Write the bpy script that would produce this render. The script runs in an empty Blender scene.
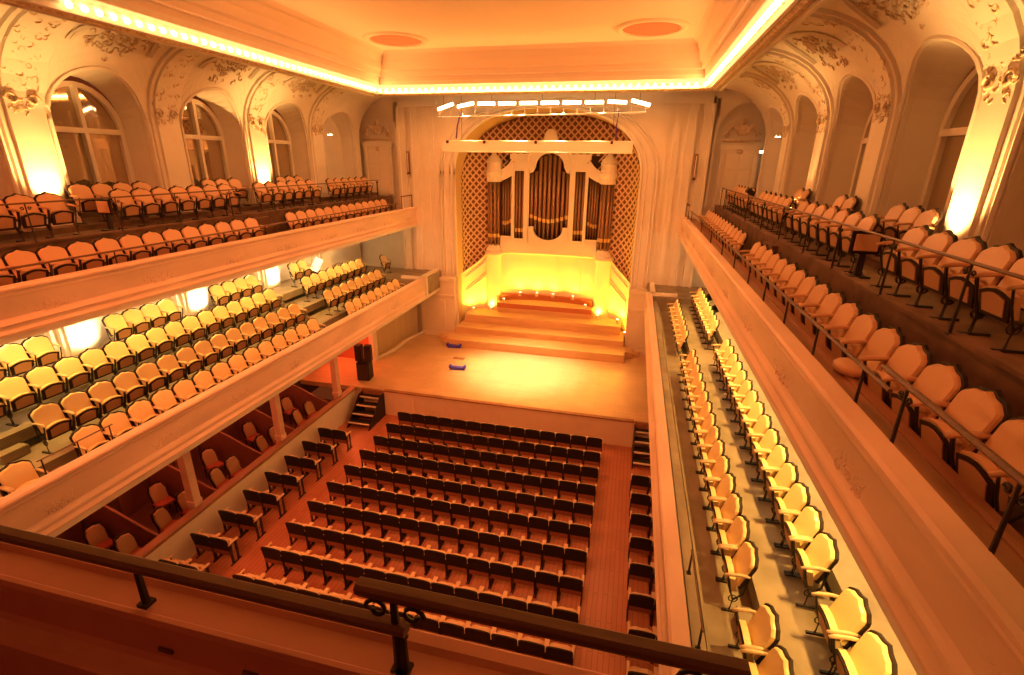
import bpy, math, random
from mathutils import Vector, Matrix
random.seed(4)
PI=math.pi
C=bpy.context.scene.collection
S=bpy.context.scene
# ------------------------------------------------------------------ camera
def nrm(v):
    v=Vector(v); v.normalize(); return v
FPX=493.0
yv=nrm((638-512,163-337.5,FPX)); x0=Vector((2212,206,-FPX)); x0.normalize()
xv=(x0-yv*x0.dot(yv)).normalized()
zv=-(yv.cross(xv)).normalized()
if zv.y>0: zv=-zv
# rows of R = world axes in camera coords (x right, y down, z forward)
R=Matrix((xv,yv,zv))
right=R@Vector((1,0,0)); up=R@Vector((0,-1,0)); back=R@Vector((0,0,-1))
cam=bpy.data.cameras.new('camera'); camo=bpy.data.objects.new('camera',cam); C.objects.link(camo)
cam.sensor_width=36; cam.lens=FPX*36/1024; cam.clip_start=.05; cam.clip_end=200
M=Matrix((right,up,back)).transposed().to_4x4(); M.translation=(0,0,10); camo.matrix_world=M
S.camera=camo
S.view_settings.view_transform='Standard'; S.view_settings.look='None'
S.view_settings.exposure=0.0; S.view_settings.gamma=1; S.view_settings.use_curve_mapping=False
# ------------------------------------------------------------------ world
W=bpy.data.worlds.new('world'); S.world=W; W.use_nodes=True
W.node_tree.nodes['Background'].inputs[0].default_value=(1,.17,.04,1)
W.node_tree.nodes['Background'].inputs[1].default_value=.12
OR=(1,.29,.06)
def light(kind,loc,power,col=OR,rad=.08,aim=None,angle=60,blend=.5,size=None,name=None):
    l=bpy.data.lights.new(name or 'lamp_light',kind); l.energy=power; l.color=col
    if kind=='AREA':
        l.shape='RECTANGLE'; l.size,l.size_y=size
    else: l.shadow_soft_size=rad
    if kind=='SPOT': l.spot_size=math.radians(angle); l.spot_blend=blend
    o=bpy.data.objects.new(l.name,l); C.objects.link(o); o.location=loc
    if aim is not None: o.rotation_euler=(Vector(aim)-Vector(loc)).to_track_quat('-Z','Y').to_euler()
    return o
CX=-4.25
def X(s,u): return CX+s*u
# cornice lamp row (one lamp for every few bulbs)
for s in (-1,1):
    light('AREA',(X(s,6.28),14.6,12.68),370,aim=(CX,14.6,11.0),size=(11.4,.06),name='cornice_light')
light('AREA',(CX,20.44,12.68),310,aim=(CX,12,10.6),size=(12.4,.06),name='cornice_light')
light('AREA',(CX,20.62,12.60),160,aim=(CX,24,10.5),size=(12.4,.06),name='cornice_light')
# uplights at the foot of the lit pilasters, both levels
for s in (-1,1):
    for y in (1.85,9.15,16.45):
        light('SPOT',(X(s,8.72),y,8.72),1050,(1,.50,.13),.05,(X(s,9.12),y,10.2),80,1.0,name='pilaster_light')
    for y in (5.5,9.15,12.8,16.45):
        light('SPOT',(X(s,8.88),y,5.22),260,(1,.68,.32),.06,(X(s,9.38),y,6.2),130,1.0,name='pilaster_light')
    for y in (7.3,11.0,14.6,18.6,20.9): light('POINT',(X(s,8.95),y,6.45),34,(1,.60,.24),.08,name='wall_fill')  # added fill points, lift the back walls of the lower balconies
    # spots under the upper balcony on the lower seats
    for k in range(9):
        light('SPOT',(X(s,7.6 if s<0 else 7.1),3.6+k*1.95,6.72),150 if s<0 else 300,(1,.52,.11),.06,(X(s,7.9 if s<0 else 7.3),3.6+k*1.95,5),136 if s<0 else 104,.6,name='soffit_light')
# stage wash from the light bars
for k,x in enumerate((-7.6,-5.6,-3.6,-1.6)):
    light('SPOT',(x,22.3,12.1),2300,(1,.46,.12),.12,(-3.6+.2*(x+4.2),20.2,1.1),48,.9,name='stage_light')
for x in (-5.0,-3.2): light('SPOT',(x,22.3,12.1),5200,(1,.78,.42),.12,(-4.3+.3*(x+4.2),20.3,1.1),34,1.0,name='stage_light')
# added reddish fill spots, unseen, brightening the hall from the rear
for x,pw_ in ((-9.5,2900),(-6,2100),(-2.5,1300),(1,700)): light('SPOT',(x,1.0,12.9),pw_,(1,.20,.05),.2,(-4.2+.75*(x+4.2),17,0.5),80,.8,name='hall_fill')
# reddish lamps in the parterre boxes
for y in (6.7,8.55,10.4,12.2,14.0): light('POINT',(-12.3,y,3.1),34,(1,.17,.05),.08,name='box_light')
light('POINT',(-12.2,18.3,3.2),110,(1,.16,.04),.1,name='wing_light')
light('POINT',(-3,-1.6,10.6),22,(1,.12,.03),.2,name='rear_fill')  # added fill behind the camera, reddens the foreground parapet

# ------------------------------------------------------------------ materials
def mat(name,col,rough=.6,metal=0,bump=0,bscale=20,var=0,vscale=3,emis=None,es=0,spec=.5,stretch=None,detail=4,col2=None):
    m=bpy.data.materials.new(name); m.use_nodes=True; nt=m.node_tree; b=nt.nodes['Principled BSDF']
    b.inputs['Base Color'].default_value=(*col,1); b.inputs['Roughness'].default_value=rough
    b.inputs['Metallic'].default_value=metal; b.inputs['Specular IOR Level'].default_value=spec
    if emis: b.inputs['Emission Color'].default_value=(*emis,1); b.inputs['Emission Strength'].default_value=es
    tc=nt.nodes.new('ShaderNodeTexCoord'); mp=nt.nodes.new('ShaderNodeMapping'); nt.links.new(tc.outputs['Object'],mp.inputs[0])
    if stretch: mp.inputs['Scale'].default_value=stretch
    if var:
        n=nt.nodes.new('ShaderNodeTexNoise'); n.inputs['Scale'].default_value=vscale; n.inputs['Detail'].default_value=detail
        nt.links.new(mp.outputs[0],n.inputs[0])
        r=nt.nodes.new('ShaderNodeValToRGB'); c2=col2 or tuple(c*(1-var) for c in col)
        r.color_ramp.elements[0].color=(*c2,1); r.color_ramp.elements[1].color=(*col,1)
        r.color_ramp.elements[0].position=.35; r.color_ramp.elements[1].position=.65
        nt.links.new(n.outputs[0],r.inputs[0]); nt.links.new(r.outputs[0],b.inputs['Base Color'])
    if bump:
        n=nt.nodes.new('ShaderNodeTexNoise'); n.inputs['Scale'].default_value=bscale; n.inputs['Detail'].default_value=3
        nt.links.new(mp.outputs[0],n.inputs[0]); bb=nt.nodes.new('ShaderNodeBump'); bb.inputs['Strength'].default_value=bump
        bb.inputs['Distance'].default_value=.03
        nt.links.new(n.outputs[0],bb.inputs['Height']); nt.links.new(bb.outputs[0],b.inputs['Normal'])
    return m
def planks(name,c1,c2,mortar,scale,along='x',rough=.35):
    m=bpy.data.materials.new(name); m.use_nodes=True; nt=m.node_tree; b=nt.nodes['Principled BSDF']
    tc=nt.nodes.new('ShaderNodeTexCoord'); mp=nt.nodes.new('ShaderNodeMapping'); nt.links.new(tc.outputs['Object'],mp.inputs[0])
    if along=='y': mp.inputs['Rotation'].default_value=(0,0,PI/2)
    br=nt.nodes.new('ShaderNodeTexBrick'); nt.links.new(mp.outputs[0],br.inputs[0])
    br.inputs['Color1'].default_value=(*c1,1); br.inputs['Color2'].default_value=(*c2,1); br.inputs['Mortar'].default_value=(*mortar,1)
    br.inputs['Scale'].default_value=scale; br.inputs['Mortar Size'].default_value=.008; br.inputs['Brick Width'].default_value=1.6; br.inputs['Row Height'].default_value=.12
    n=nt.nodes.new('ShaderNodeTexNoise'); n.inputs['Scale'].default_value=1.2; n.inputs['Detail'].default_value=5; nt.links.new(mp.outputs[0],n.inputs[0])
    mx=nt.nodes.new('ShaderNodeMix'); mx.data_type='RGBA'; mx.blend_type='MULTIPLY'; mx.inputs[0].default_value=.35
    nt.links.new(br.outputs[0],mx.inputs[6]); nt.links.new(n.outputs[0],mx.inputs[7]); nt.links.new(mx.outputs[2],b.inputs['Base Color'])
    b.inputs['Roughness'].default_value=rough
    return m
PL=mat('plaster',(.80,.74,.66),.75,bump=.03,bscale=9,var=.06,vscale=1.5)
CE=mat('ceiling_paint',(.78,.66,.57),.9,var=.05,vscale=.3)
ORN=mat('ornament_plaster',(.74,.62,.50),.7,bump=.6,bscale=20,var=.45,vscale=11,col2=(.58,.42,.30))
GILT=mat('gilded_and_lit_relief',(.80,.70,.52),.5,bump=.8,bscale=18,var=.5,vscale=14,col2=(.50,.32,.16))
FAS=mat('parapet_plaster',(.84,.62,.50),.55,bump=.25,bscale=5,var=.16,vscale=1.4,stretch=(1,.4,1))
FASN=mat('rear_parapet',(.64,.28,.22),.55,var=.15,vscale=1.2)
RW=mat('red_wood',(.36,.17,.10),.4,var=.3,vscale=5,stretch=(1,.2,1))
DW=mat('dark_wood',(.018,.007,.004),.6,spec=.3)
IRON=mat('black_iron',(.015,.010,.008),.5)
RAIL=mat('rail_wood',(.16,.075,.045),.45,var=.3,vscale=14,stretch=(.25,3,1))
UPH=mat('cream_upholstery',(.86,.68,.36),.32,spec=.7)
UPH2=mat('orange_lit_upholstery',(.62,.38,.22),.42,spec=.5)  # cream pads again, the upper balconies' orange light mixed into the colour
ARM=mat('tan_armrest',(.70,.54,.34),.45)
ARM2=mat('orange_lit_armrest',(.56,.34,.20),.45)  # same cream armrest, dimmer orange light of the upper level in its colour
UND=mat('seat_underside',(.42,.22,.12),.6)
BLK=mat('black_seat_back',(.012,.008,.008),.7)
STC=mat('seat_cream',(.70,.52,.34),.55)
SUN=mat('seat_wood_underside',(.25,.10,.06),.5)
BLACK=mat('matt_black',(.01,.008,.008),.6)
CARP=mat('balcony_carpet',(.22,.12,.08),.85,var=.4,vscale=2.5)
TIER=mat('tier_floor',(.34,.275,.20),.6,var=.3,vscale=2)
HALL=planks('parquet_hall',(.56,.21,.13),(.50,.18,.11),(.36,.12,.07),1,'y',.35)
STG=planks('parquet_stage',(.80,.60,.38),(.75,.54,.33),(.60,.38,.22),1,'x',.28)
STGR=mat('riser_wood',(.74,.50,.28),.35,var=.15,vscale=3,stretch=(.3,2,2))
RISR=mat('red_riser_wood',(.50,.16,.08),.4)
STF=mat('stage_front_panel',(.74,.64,.52),.5,var=.06,vscale=2)
WHT=mat('white_skirting',(.78,.72,.62),.6,var=.05)
DADO=mat('pale_wainscot',(.80,.72,.62),.6)
BOXR=mat('box_red_panel',(.22,.085,.055),.5,var=.2,vscale=2)
BOXD=mat('box_dark_panel',(.12,.05,.03),.5)
REDC=mat('red_cloth',(.55,.10,.06),.7)
PIPE=mat('organ_pipe_metal',(.30,.17,.10),.35,metal=.6)
GOLD=mat('gilt_pipe_mouth',(.95,.70,.25),.3,metal=.8)
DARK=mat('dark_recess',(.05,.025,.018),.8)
LAT=mat('lattice_wood',(.72,.50,.33),.55)
LATB=mat('lattice_backing',(.20,.085,.05),.8)
METW=mat('pale_metal',(.75,.70,.62),.4)
BULB=mat('bulb_glow',(1,1,1),.5,emis=(1,.50,.16),es=15)
LAMPW=mat('lamp_glow',(1,1,1),.5,emis=(1,.72,.38),es=22)
BLUE=mat('blue_plastic',(.06,.05,.75),.4,emis=None)
PURP=mat('violet_cable',(.16,.05,.30),.5)
DISC=mat('grille_red_brown',(.50,.20,.12),.8,var=.2,vscale=30)
CURT=mat('ochre_panel',(.62,.50,.34),.5,var=.1,vscale=1.5,stretch=(1,6,.3))
GL=bpy.data.materials.new('window_glass'); GL.use_nodes=True
_b=GL.node_tree.nodes['Principled BSDF']; _b.inputs['Metallic'].default_value=.7; _b.inputs['Base Color'].default_value=(.50,.40,.28,1); _b.inputs['Roughness'].default_value=.03; _b.inputs['Specular IOR Level'].default_value=1; _b.inputs['Coat Weight'].default_value=1; _b.inputs['Coat Roughness'].default_value=.02

# ------------------------------------------------------------------ mesh helpers
class MB:
    def __init__(s): s.v=[]; s.f=[]; s.m=Matrix.Identity(4)
    def add(s,vs,fs):
        o=len(s.v); s.v+= [tuple(s.m@Vector(p)) for p in vs]; s.f+=[tuple(i+o for i in f) for f in fs]; return s
    def box(s,x0,x1,y0,y1,z0,z1,b=0):
        if x0>x1: x0,x1=x1,x0
        if y0>y1: y0,y1=y1,y0
        if b<=0:
            return s.add([(x0,y0,z0),(x1,y0,z0),(x1,y1,z0),(x0,y1,z0),(x0,y0,z1),(x1,y0,z1),(x1,y1,z1),(x0,y1,z1)],
              [(0,3,2,1),(4,5,6,7),(0,1,5,4),(1,2,6,5),(2,3,7,6),(3,0,4,7)])
        def ring(i,z): 
            xa,xb,ya,yb=x0+i,x1-i,y0+i,y1-i
            return [(xa+b,ya,z),(xb-b,ya,z),(xb,ya+b,z),(xb,yb-b,z),(xb-b,yb,z),(xa+b,yb,z),(xa,yb-b,z),(xa,ya+b,z)]
        vs=ring(b*.6,z0)+ring(0,z0+b)+ring(0,z1-b)+ring(b*.6,z1)
        fs=[tuple(range(7,-1,-1)),tuple(range(24,32))]
        for k in range(3):
            for i in range(8): j=(i+1)%8; fs.append((k*8+i,k*8+j,k*8+8+j,k*8+8+i))
        return s.add(vs,fs)
    def tube(s,pts,r,n=6,cap=True):
        pts=[Vector(p) for p in pts]; vs=[]; fs=[]; N=len(pts)
        for i,p in enumerate(pts):
            d=(pts[min(i+1,N-1)]-pts[max(i-1,0)]).normalized()
            a=d.cross(Vector((0,0,1)));
            if a.length<.05: a=d.cross(Vector((1,0,0)))
            a.normalize(); b=d.cross(a)
            rr=r[i] if isinstance(r,(list,tuple)) else r
            for k in range(n): t=2*PI*k/n; vs.append(p+a*math.cos(t)*rr+b*math.sin(t)*rr)
        for i in range(N-1):
            for k in range(n): j=(k+1)%n; fs.append((i*n+k,i*n+j,i*n+n+j,i*n+n+k))
        if cap: fs.append(tuple(range(n-1,-1,-1))); fs.append(tuple(range((N-1)*n,N*n)))
        return s.add(vs,fs)
    def lathe(s,prof,n=16,c=(0,0,0),a0=0,a1=2*PI):
        full=abs(a1-a0-2*PI)<1e-6; m=n if full else n+1; vs=[];fs=[]
        for r,z in prof:
            for k in range(m): t=a0+(a1-a0)*k/n; vs.append((c[0]+r*math.cos(t),c[1]+r*math.sin(t),c[2]+z))
        for i in range(len(prof)-1):
            for k in range(n): j=(k+1)%m; fs.append((i*m+k,i*m+j,i*m+m+j,i*m+m+k))
        return s.add(vs,fs)
    def ell(s,c,r,n=8,k=5,rot=None):
        vs=[];fs=[]
        for i in range(k+1):
            p=-PI/2+PI*i/k
            for j in range(n):
                t=2*PI*j/n; v=Vector((r[0]*math.cos(p)*math.cos(t),r[1]*math.cos(p)*math.sin(t),r[2]*math.sin(p)))
                if rot: v=rot@v
                vs.append(v+Vector(c))
        for i in range(k):
            for j in range(n): q=(j+1)%n; fs.append((i*n+j,i*n+q,i*n+n+q,i*n+n+j))
        return s.add(vs,fs)
    def prism(s,pts,y0,y1):      # outline (x,z) extruded along y
        n=len(pts); vs=[(x,y0,z) for x,z in pts]+[(x,y1,z) for x,z in pts]
        fs=[tuple(range(n)),tuple(range(2*n-1,n-1,-1))]+[((i+1)%n,i,n+i,n+(i+1)%n) for i in range(n)]
        return s.add(vs,fs)
    def cushion(s,pts,y0,t):
        cx=sum(p[0] for p in pts)/len(pts); cz=sum(p[1] for p in pts)/len(pts); n=len(pts); vs=[];fs=[]
        L=((1,0),(1,.65),(.94,1.0),(.6,1.06),(.25,1.08))
        for sc,h in L: vs+=[(cx+(x-cx)*sc,y0+t*h,cz+(z-cz)*sc) for x,z in pts]
        for k in range(len(L)-1):
            for i in range(n): j=(i+1)%n; fs.append((k*n+i,k*n+j,k*n+n+j,k*n+n+i))
        fs.append(tuple(range(n))[::-1]); fs.append(tuple(range((len(L)-1)*n,len(L)*n)))
        return s.add(vs,fs)
    def sweep(s,path,prof,closed=False):
        # path: list of functions offset d -> (x,y); prof: (d,z)
        m=len(prof); vs=[];fs=[]
        for pf in path:
            for d,z in prof: x,y=pf(d); vs.append((x,y,z))
        for i in range(len(path)-1):
            for k in range(m-1): fs.append((i*m+k,i*m+k+1,i*m+m+k+1,i*m+m+k))
        return s.add(vs,fs)
    def build(s,name,m,parent=None,smooth=False):
        me=bpy.data.meshes.new(name); me.from_pydata(s.v,[],s.f); me.materials.append(m)
        if smooth:
            me.polygons.foreach_set('use_smooth',[True]*len(me.polygons))
        me.update()
        o=bpy.data.objects.new(name,me); C.objects.link(o)
        if parent: o.parent=parent
        return o
def fixn(o):
    import bmesh
    b=bmesh.new(); b.from_mesh(o.data); bmesh.ops.recalc_face_normals(b,faces=b.faces); b.to_mesh(o.data); b.free(); return o
def struct(name,mb,m,smooth=False):
    o=mb.build(name,m,None,smooth); o['kind']='structure'; return o
def tag(o,label,cat,group=None,kind=None):
    o['label']=label; o['category']=cat
    if group: o['group']=group
    if kind: o['kind']=kind
    return o
def empty(name,loc=(0,0,0),rz=0):
    o=bpy.data.objects.new(name,None); o.empty_display_size=.1; C.objects.link(o); o.location=loc; o.rotation_euler=(0,0,rz); return o
def dup(root,loc,rz,label,group):
    r=root.copy(); C.objects.link(r); r.location=loc; r.rotation_euler=(0,0,rz); r['label']=label; r['group']=group
    for ch in root.children:
        c=ch.copy(); C.objects.link(c); c.parent=r
        for g in ch.children: d=g.copy(); C.objects.link(d); d.parent=c
    return r
ORD=['','first','second','third','fourth','fifth','sixth','seventh','eighth','ninth','tenth','eleventh','twelfth','thirteenth','fourteenth','fifteenth','sixteenth','seventeenth','eighteenth','nineteenth','twentieth']

# ------------------------------------------------------------------ room shell
b=MB(); b.box(-15.5,7,-.5,16.6,-.2,0); struct('floor',b,HALL)
b=MB(); b.box(-15.5,7,16.6,27.2,.9,1.1); stage=struct('floor_stage',b,STG)
b=MB(); b.box(-9.28,.72,16.58,16.66,0,1.08); b.box(-10.7,-9.28,16.6,16.68,0,.9); b.box(.72,2.2,16.6,16.68,0,.9)
for k in range(1,8): b.box(-9.28+k*1.25-.006,-9.28+k*1.25+.006,16.57,16.59,.02,1.05)
struct('wall_stage_front',b,STF)
b=MB(); b.box(-9.28,.72,16.52,16.70,1.06,1.115,.01); struct('trim_1',b,RW)
# ceiling: recessed field, discs, cove
b=MB(); b.box(CX-6.2,CX+6.2,-2,20.6,13.98,14.15); struct('ceiling',b,CE)
def path_pts():
    return [lambda d:(X(-1,6.4+d),-2),lambda d:(X(-1,6.4+d),20.6+d),lambda d:(X(1,6.4+d),20.6+d),lambda d:(X(1,6.4+d),-2)]
b=MB(); b.sweep(path_pts(),[(-.14,12.98),(-.16,13.12),(-.30,13.14),(-.32,13.30),(-.40,13.36),(-.44,13.6),(-.56,13.85),(-.72,13.985),(-.3,14.1)])
struct('ceiling_cove',b,CE)
b=MB(); b.sweep(path_pts(),[(.66,13.2),(.68,12.62),(.62,12.58),(.60,12.52),(.50,12.50),(.46,12.56)])
b.sweep(path_pts(),[(.22,12.60),(.18,12.54),(.12,12.56),(.10,12.66),(.02,12.70),(-.02,12.80),(-.14,12.84),(-.14,12.99)])
struct('trim_2',b,PL)
b=MB(); b.sweep(path_pts(),[(.46,12.57),(.42,12.53),(.30,12.51),(.22,12.56),(.21,12.62)])
o=struct('trim_3',b,GILT)
b=MB(); b.sweep(path_pts(),[(.55,12.52),(.66,12.60),(.70,12.8)]); struct('trim_4',b,PL)
# bulbs in the cornice
bm_=MB(); bm_.lathe([(.001,-.075),(.035,-.066),(.058,-.035),(.062,0),(.05,.03),(.03,.05),(.001,.055)],8)
bulb0=bm_.build('light_bulb',BULB,None,True); 
def bulb(first,loc,label,grp):
    o=bulb0 if first else bulb0.copy()
    if not first: C.objects.link(o)
    o.location=loc; tag(o,label,'light bulb',grp)
f=True
for k in range(45):
    bulb(f,(X(-1,6.3)+k*12.6/44,20.52,12.66),'small round glowing bulb in the cornice row above the organ arch','bulbs of the cornice above the stage'); f=False
for s,nm in ((-1,'left'),(1,'right')):
    for k in range(42): bulb(False,(X(s,6.35),20.2-k*.285,12.66),'small round glowing bulb in the cornice row along the %s balcony'%nm,'bulbs of the %s cornice'%nm)
# ceiling discs
for (x,y),nm in (((-8.65,18.3),'left'),((0.03,18.25),'right')):
    t=empty('ceiling_grille',(x,y,13.98)); tag(t,'round red-brown ventilation disc in the ceiling, the %s one above the stage end'%nm,'ceiling grille')
    MB().lathe([(.001,-.012),(.9,-.012),(.9,.0)],32).build('disc',DISC,t)
    MB().lathe([(.9,-.0),(.9,-.05),(1.0,-.07),(1.1,-.04),(1.13,0)],32).build('rim',CE,t,True)
# --- side walls with piers, openings and the cove
PY=[1.85,5.5,9.15,12.8,16.45,20.1]; U0=9.25; UG=9.92; HW=1.2; ZS=10.8
def curl(mb,c,T,rad,th,a0,span=4.2,n=7):
    c=Vector(c); T=Vector(T); Yv=Vector((0,1,0))
    mb.tube([c+(Yv*math.cos(a0+span*k/n)+T*math.sin(a0+span*k/n))*rad*(1-.55*k/n) for k in range(n+1)],[th*(.5+.5*math.sin(PI*(k+.7)/(n+1))) for k in range(n+1)],5)
def cove(th): return 6.95+2.3*math.cos(th), 11.0+1.95*math.sin(th)
def cstart(z):   # profile points from height z upward
    pts=[]
    if z<11.0: pts=[(U0,z+(11.0-z)*i/4) for i in range(4)]; t0=0
    else: t0=math.asin(min(1,(z-11.0)/1.95))
    return pts+[cove(t0+(PI/2-t0)*i/9) for i in range(0,10)]
def cnorm(z):
    p=cstart(z); 
    while len(p)<14: p.insert(0,p[0])
    return p
def arcz(t): return ZS+1.2*math.sqrt(max(0,1-t*t))
OC=[ (PY[i]+PY[i+1])/2 for i in range(5)]
def side(s,nm):
    cols=[]; b=MB(); ib=MB()
    ys=[-2]; opens=[]
    for c in OC+[21.95]:
        hw=HW if c<21 else 1.25
        zb=8.2 
        opens.append((c,hw))
    cols.append((-2,8.2))
    for c,hw in opens:
        for q in (0,.5): cols.append((c-hw-.001,8.2))
        for k in range(17):
            t=-math.cos(PI*k/16); cols.append((c+hw*t,arcz(t)))
        cols.append((c+hw+.001,8.2))
    cols.append((23.75,8.2))
    m=14; vs=[];fs=[]
    for y,z in cols:
        for u,zz in cnorm(z): vs.append((X(s,u),y,zz))
    for i in range(len(cols)-1):
        for k in range(m-1):
            fs.append((i*m+k,i*m+m+k,i*m+m+k+1,i*m+k+1))
    b.add(vs,fs)
    for c,hw in opens:
        pr=[(c-hw,8.2)]+[(c+hw*-math.cos(PI*k/16),arcz(-math.cos(PI*k/16))) for k in range(17)]+[(c+hw,8.2)]
        vs=[];fs=[]
        for y,z in pr:
            u=cnorm(z)[0][0] if z>8.3 else U0
            vs+=[(X(s,u),y,z),(X(s,u+.12),y,z),(X(s,UG),c+(y-c)*.9,z-(.1 if z>9 else 0))]
        for i in range(len(pr)-1): 
            for q in (0,1): fs.append((i*3+q,i*3+q+1,i*3+q+4,i*3+q+3))
        ib.add(vs,fs)
        # archivolt moulding
        rp=[Vector((X(s,(cnorm(z)[0][0] if z>8.3 else U0)-.03),c+(y-c)*1.06,z+(.06 if z>ZS else 0))) for y,z in pr]
        ib.tube(rp,.045,5)
    # walls beyond the glass, behind the seats
    b.box(X(s,UG+.02),X(s,UG+.25),-2,24,12.2,13.2); b.box(X(s,UG-.06),X(s,UG+.15),20.45,23.9,8.2,12.6) 
    struct('wall_'+nm+'_upper',b,PL,False); struct('trim_reveals_'+nm,ib,PL,False)
def window(s,c,idx,nm):
    fr=MB(); xi=X(s,UG-.02); xo=X(s,UG+.08); w=HW*.9
    arc=[(c+w*-math.cos(PI*k/14),ZS-.1+w*1.0*math.sin(PI*k/14)) for k in range(15)]
    outer=[(c-w,8.3)]+arc+[(c+w,8.3)]
    inner=[(c+(y-c)*.88,z-(.12 if z>ZS-.05 else 0)) for y,z in outer]
    vs=[];fs=[];n=len(outer)
    for y,z in outer: vs+=[(xi,y,z),(xo,y,z)]
    for y,z in inner: vs+=[(xi,y,z),(xo,y,z)]
    for i in range(n-1):
        fs+=[(2*i,2*i+2,2*n+2*i+2,2*n+2*i),(2*n+2*i,2*n+2*i+2,2*n+2*i+3,2*n+2*i+1)]
    fr.add(vs,fs)
    for yy in (c-.07,): fr.box(xi-.03*s,xo,c-.05,c+.05,8.3,11.7)
    fr.box(xi-.04*s,xo,c-w*.9,c+w*.9,10.55,10.68)
    if (s,idx)==(-1,2):    # tracery seen in the second window
        fr.box(xi,xo,c-w*.9,c+w*.9,9.75,9.85)
    o=fr.build('window_%d'%idx,METW if False else PL); o['kind']='structure'
    g=MB(); g.add([(xo,y,z) for y,z in outer],[tuple(range(n))]); gg=g.build('pane',GL,o)
    bb=MB(); bb.box(X(s,UG+.5),X(s,UG+.6),c-1.8,c+1.8,8,12.2)
    return o
wi=1
for s,nm in ((-1,'left'),(1,'right')):
    side(s,nm)
    for c in OC: window(s,c,wi,nm); wi+=1
    # pilasters with capitals, following the cove
    for i,y in enumerate(PY):
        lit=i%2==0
        b=MB(); vs=[];fs=[]; pr=cstart(8.25)
        W_=.36
        rows=[]
        for k,(u,z) in enumerate(pr):
            n=Vector((-1,0)) if z<=11 else Vector((6.95-u,11.0-z)).normalized()
            for q,(dy,h) in enumerate(((-W_-.12,.0),(-W_-.10,.07),(-W_,.07),(-W_+.02,.13),(W_-.02,.13),(W_,.07),(W_+.10,.07),(W_+.12,0))):
                vs.append((X(s,u+n.x*h),y+dy,z+n.y*h))
        for k in range(len(pr)-1):
            for q in range(7): fs.append((k*8+q,k*8+q+1,k*8+q+9,k*8+q+8))
        b.add(vs,fs)
        b.box(X(s,9.3),X(s,9.02),y-.5,y+.5,8.2,8.6)
        o=fixn(b.build('trim_pilaster_'+nm+('' if i==0 else '_'+ORD[i]),PL)); o['kind']='structure'
        # relief: capital scrolls and garlands up the rib
        rb=MB(); rnd=random.Random(i*7+s)
        for k in range(90):
            z=rnd.uniform(10.9,11.45) if k<34 else None
            if z is None:
                th=rnd.uniform(.2,1.45); u,z=cove(th); nn=Vector((6.95-u,11-z)).normalized(); hh=.13
            else:
                th=0; u=U0 if z<11 else cove(math.asin((z-11)/1.95))[0]; nn=Vector((-1,0)); hh=.13
            dy=rnd.uniform(-.36,.36)
            r=rnd.uniform(.02,.055)
            curl(rb,(X(s,u+nn.x*hh),y+dy,z+nn.y*hh),(s*nn.y,0,-nn.x),r*1.7,r*.42,rnd.uniform(0,6.28))
        for sg in (-1,1):   # volutes
            rb.tube([(X(s,9.08),y+sg*(.22+.14*math.cos(a)*(1-a/9)),11.15+.14*math.sin(a)*(1-a/9)) for a in [k*.6 for k in range(13)]],.03,5)
        rb.build('relief',GILT if lit else ORN,o,True)  # golden tone on lit pilasters puts the uplight into the relief colour
    # cove cartouches between the ribs
    for c in OC:
        rb=MB(); rnd=random.Random(int(c*10))
        for k in range(80):
            th=rnd.gauss(1.0,.12); dy=rnd.gauss(0,.40)*(1 if th<1.1 else .7)
            u,z=cove(th); r=rnd.uniform(.018,.05)
            nn=Vector((6.95-u,11-z)).normalized(); curl(rb,(X(s,u+nn.x*.02),c+dy,z+nn.y*.02),(s*nn.y,0,-nn.x),r*2.2,r*.5,rnd.uniform(0,6.28))
        o=rb.build('trim_cartouche_'+nm,ORN,None,True); o['kind']='structure'
        mb=MB()
        for off in (.0,.09):
            mb.tube([(X(s,cove(th)[0]-.03),c+dy*(1.0-off),cove(th)[1]-.03) for dy,th in [(1.05*math.cos(a),.86+.5*math.sin(a)) for a in [PI*q/14 for q in range(15)]]],.03,4)
        o=mb.build('trim_panel_'+nm,PL); o['kind']='structure'
# end walls (upper level) with door niches
b=MB()
for s in (-1,1):
    b.box(X(s,5.2),X(s,7.15),23.8,24.0,1.1,13.1)
    b.box(X(s,7.15),X(s,11),24.1,24.3,3.4,13.1)
    b.box(X(s,7.15),X(s,11),23.8,24.0,12.55,13.1)
    b.box(X(s,9.75),X(s,11),23.8,24.15,7.9,13.1)
    # vertical pilaster strips beside the proscenium
    for u0,u1,d in ((5.35,5.42,.05),(5.62,5.9,.06),(6.15,6.5,.10),(6.42,6.52,.14),(6.75,7.15,.14),(7.05,7.17,.2)):
        b.box(X(s,u0),X(s,u1),23.8-d,23.82,4.3,12.6)
    b.box(X(s,5.1),X(s,7.2),23.60,23.85,12.35,12.6)
struct('wall_end',b,PL)
b=MB()
b.box(CX-7.2,CX+7.2,20.9,24.0,13.05,13.2); 
struct('ceiling_stage',b,CE)
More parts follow.
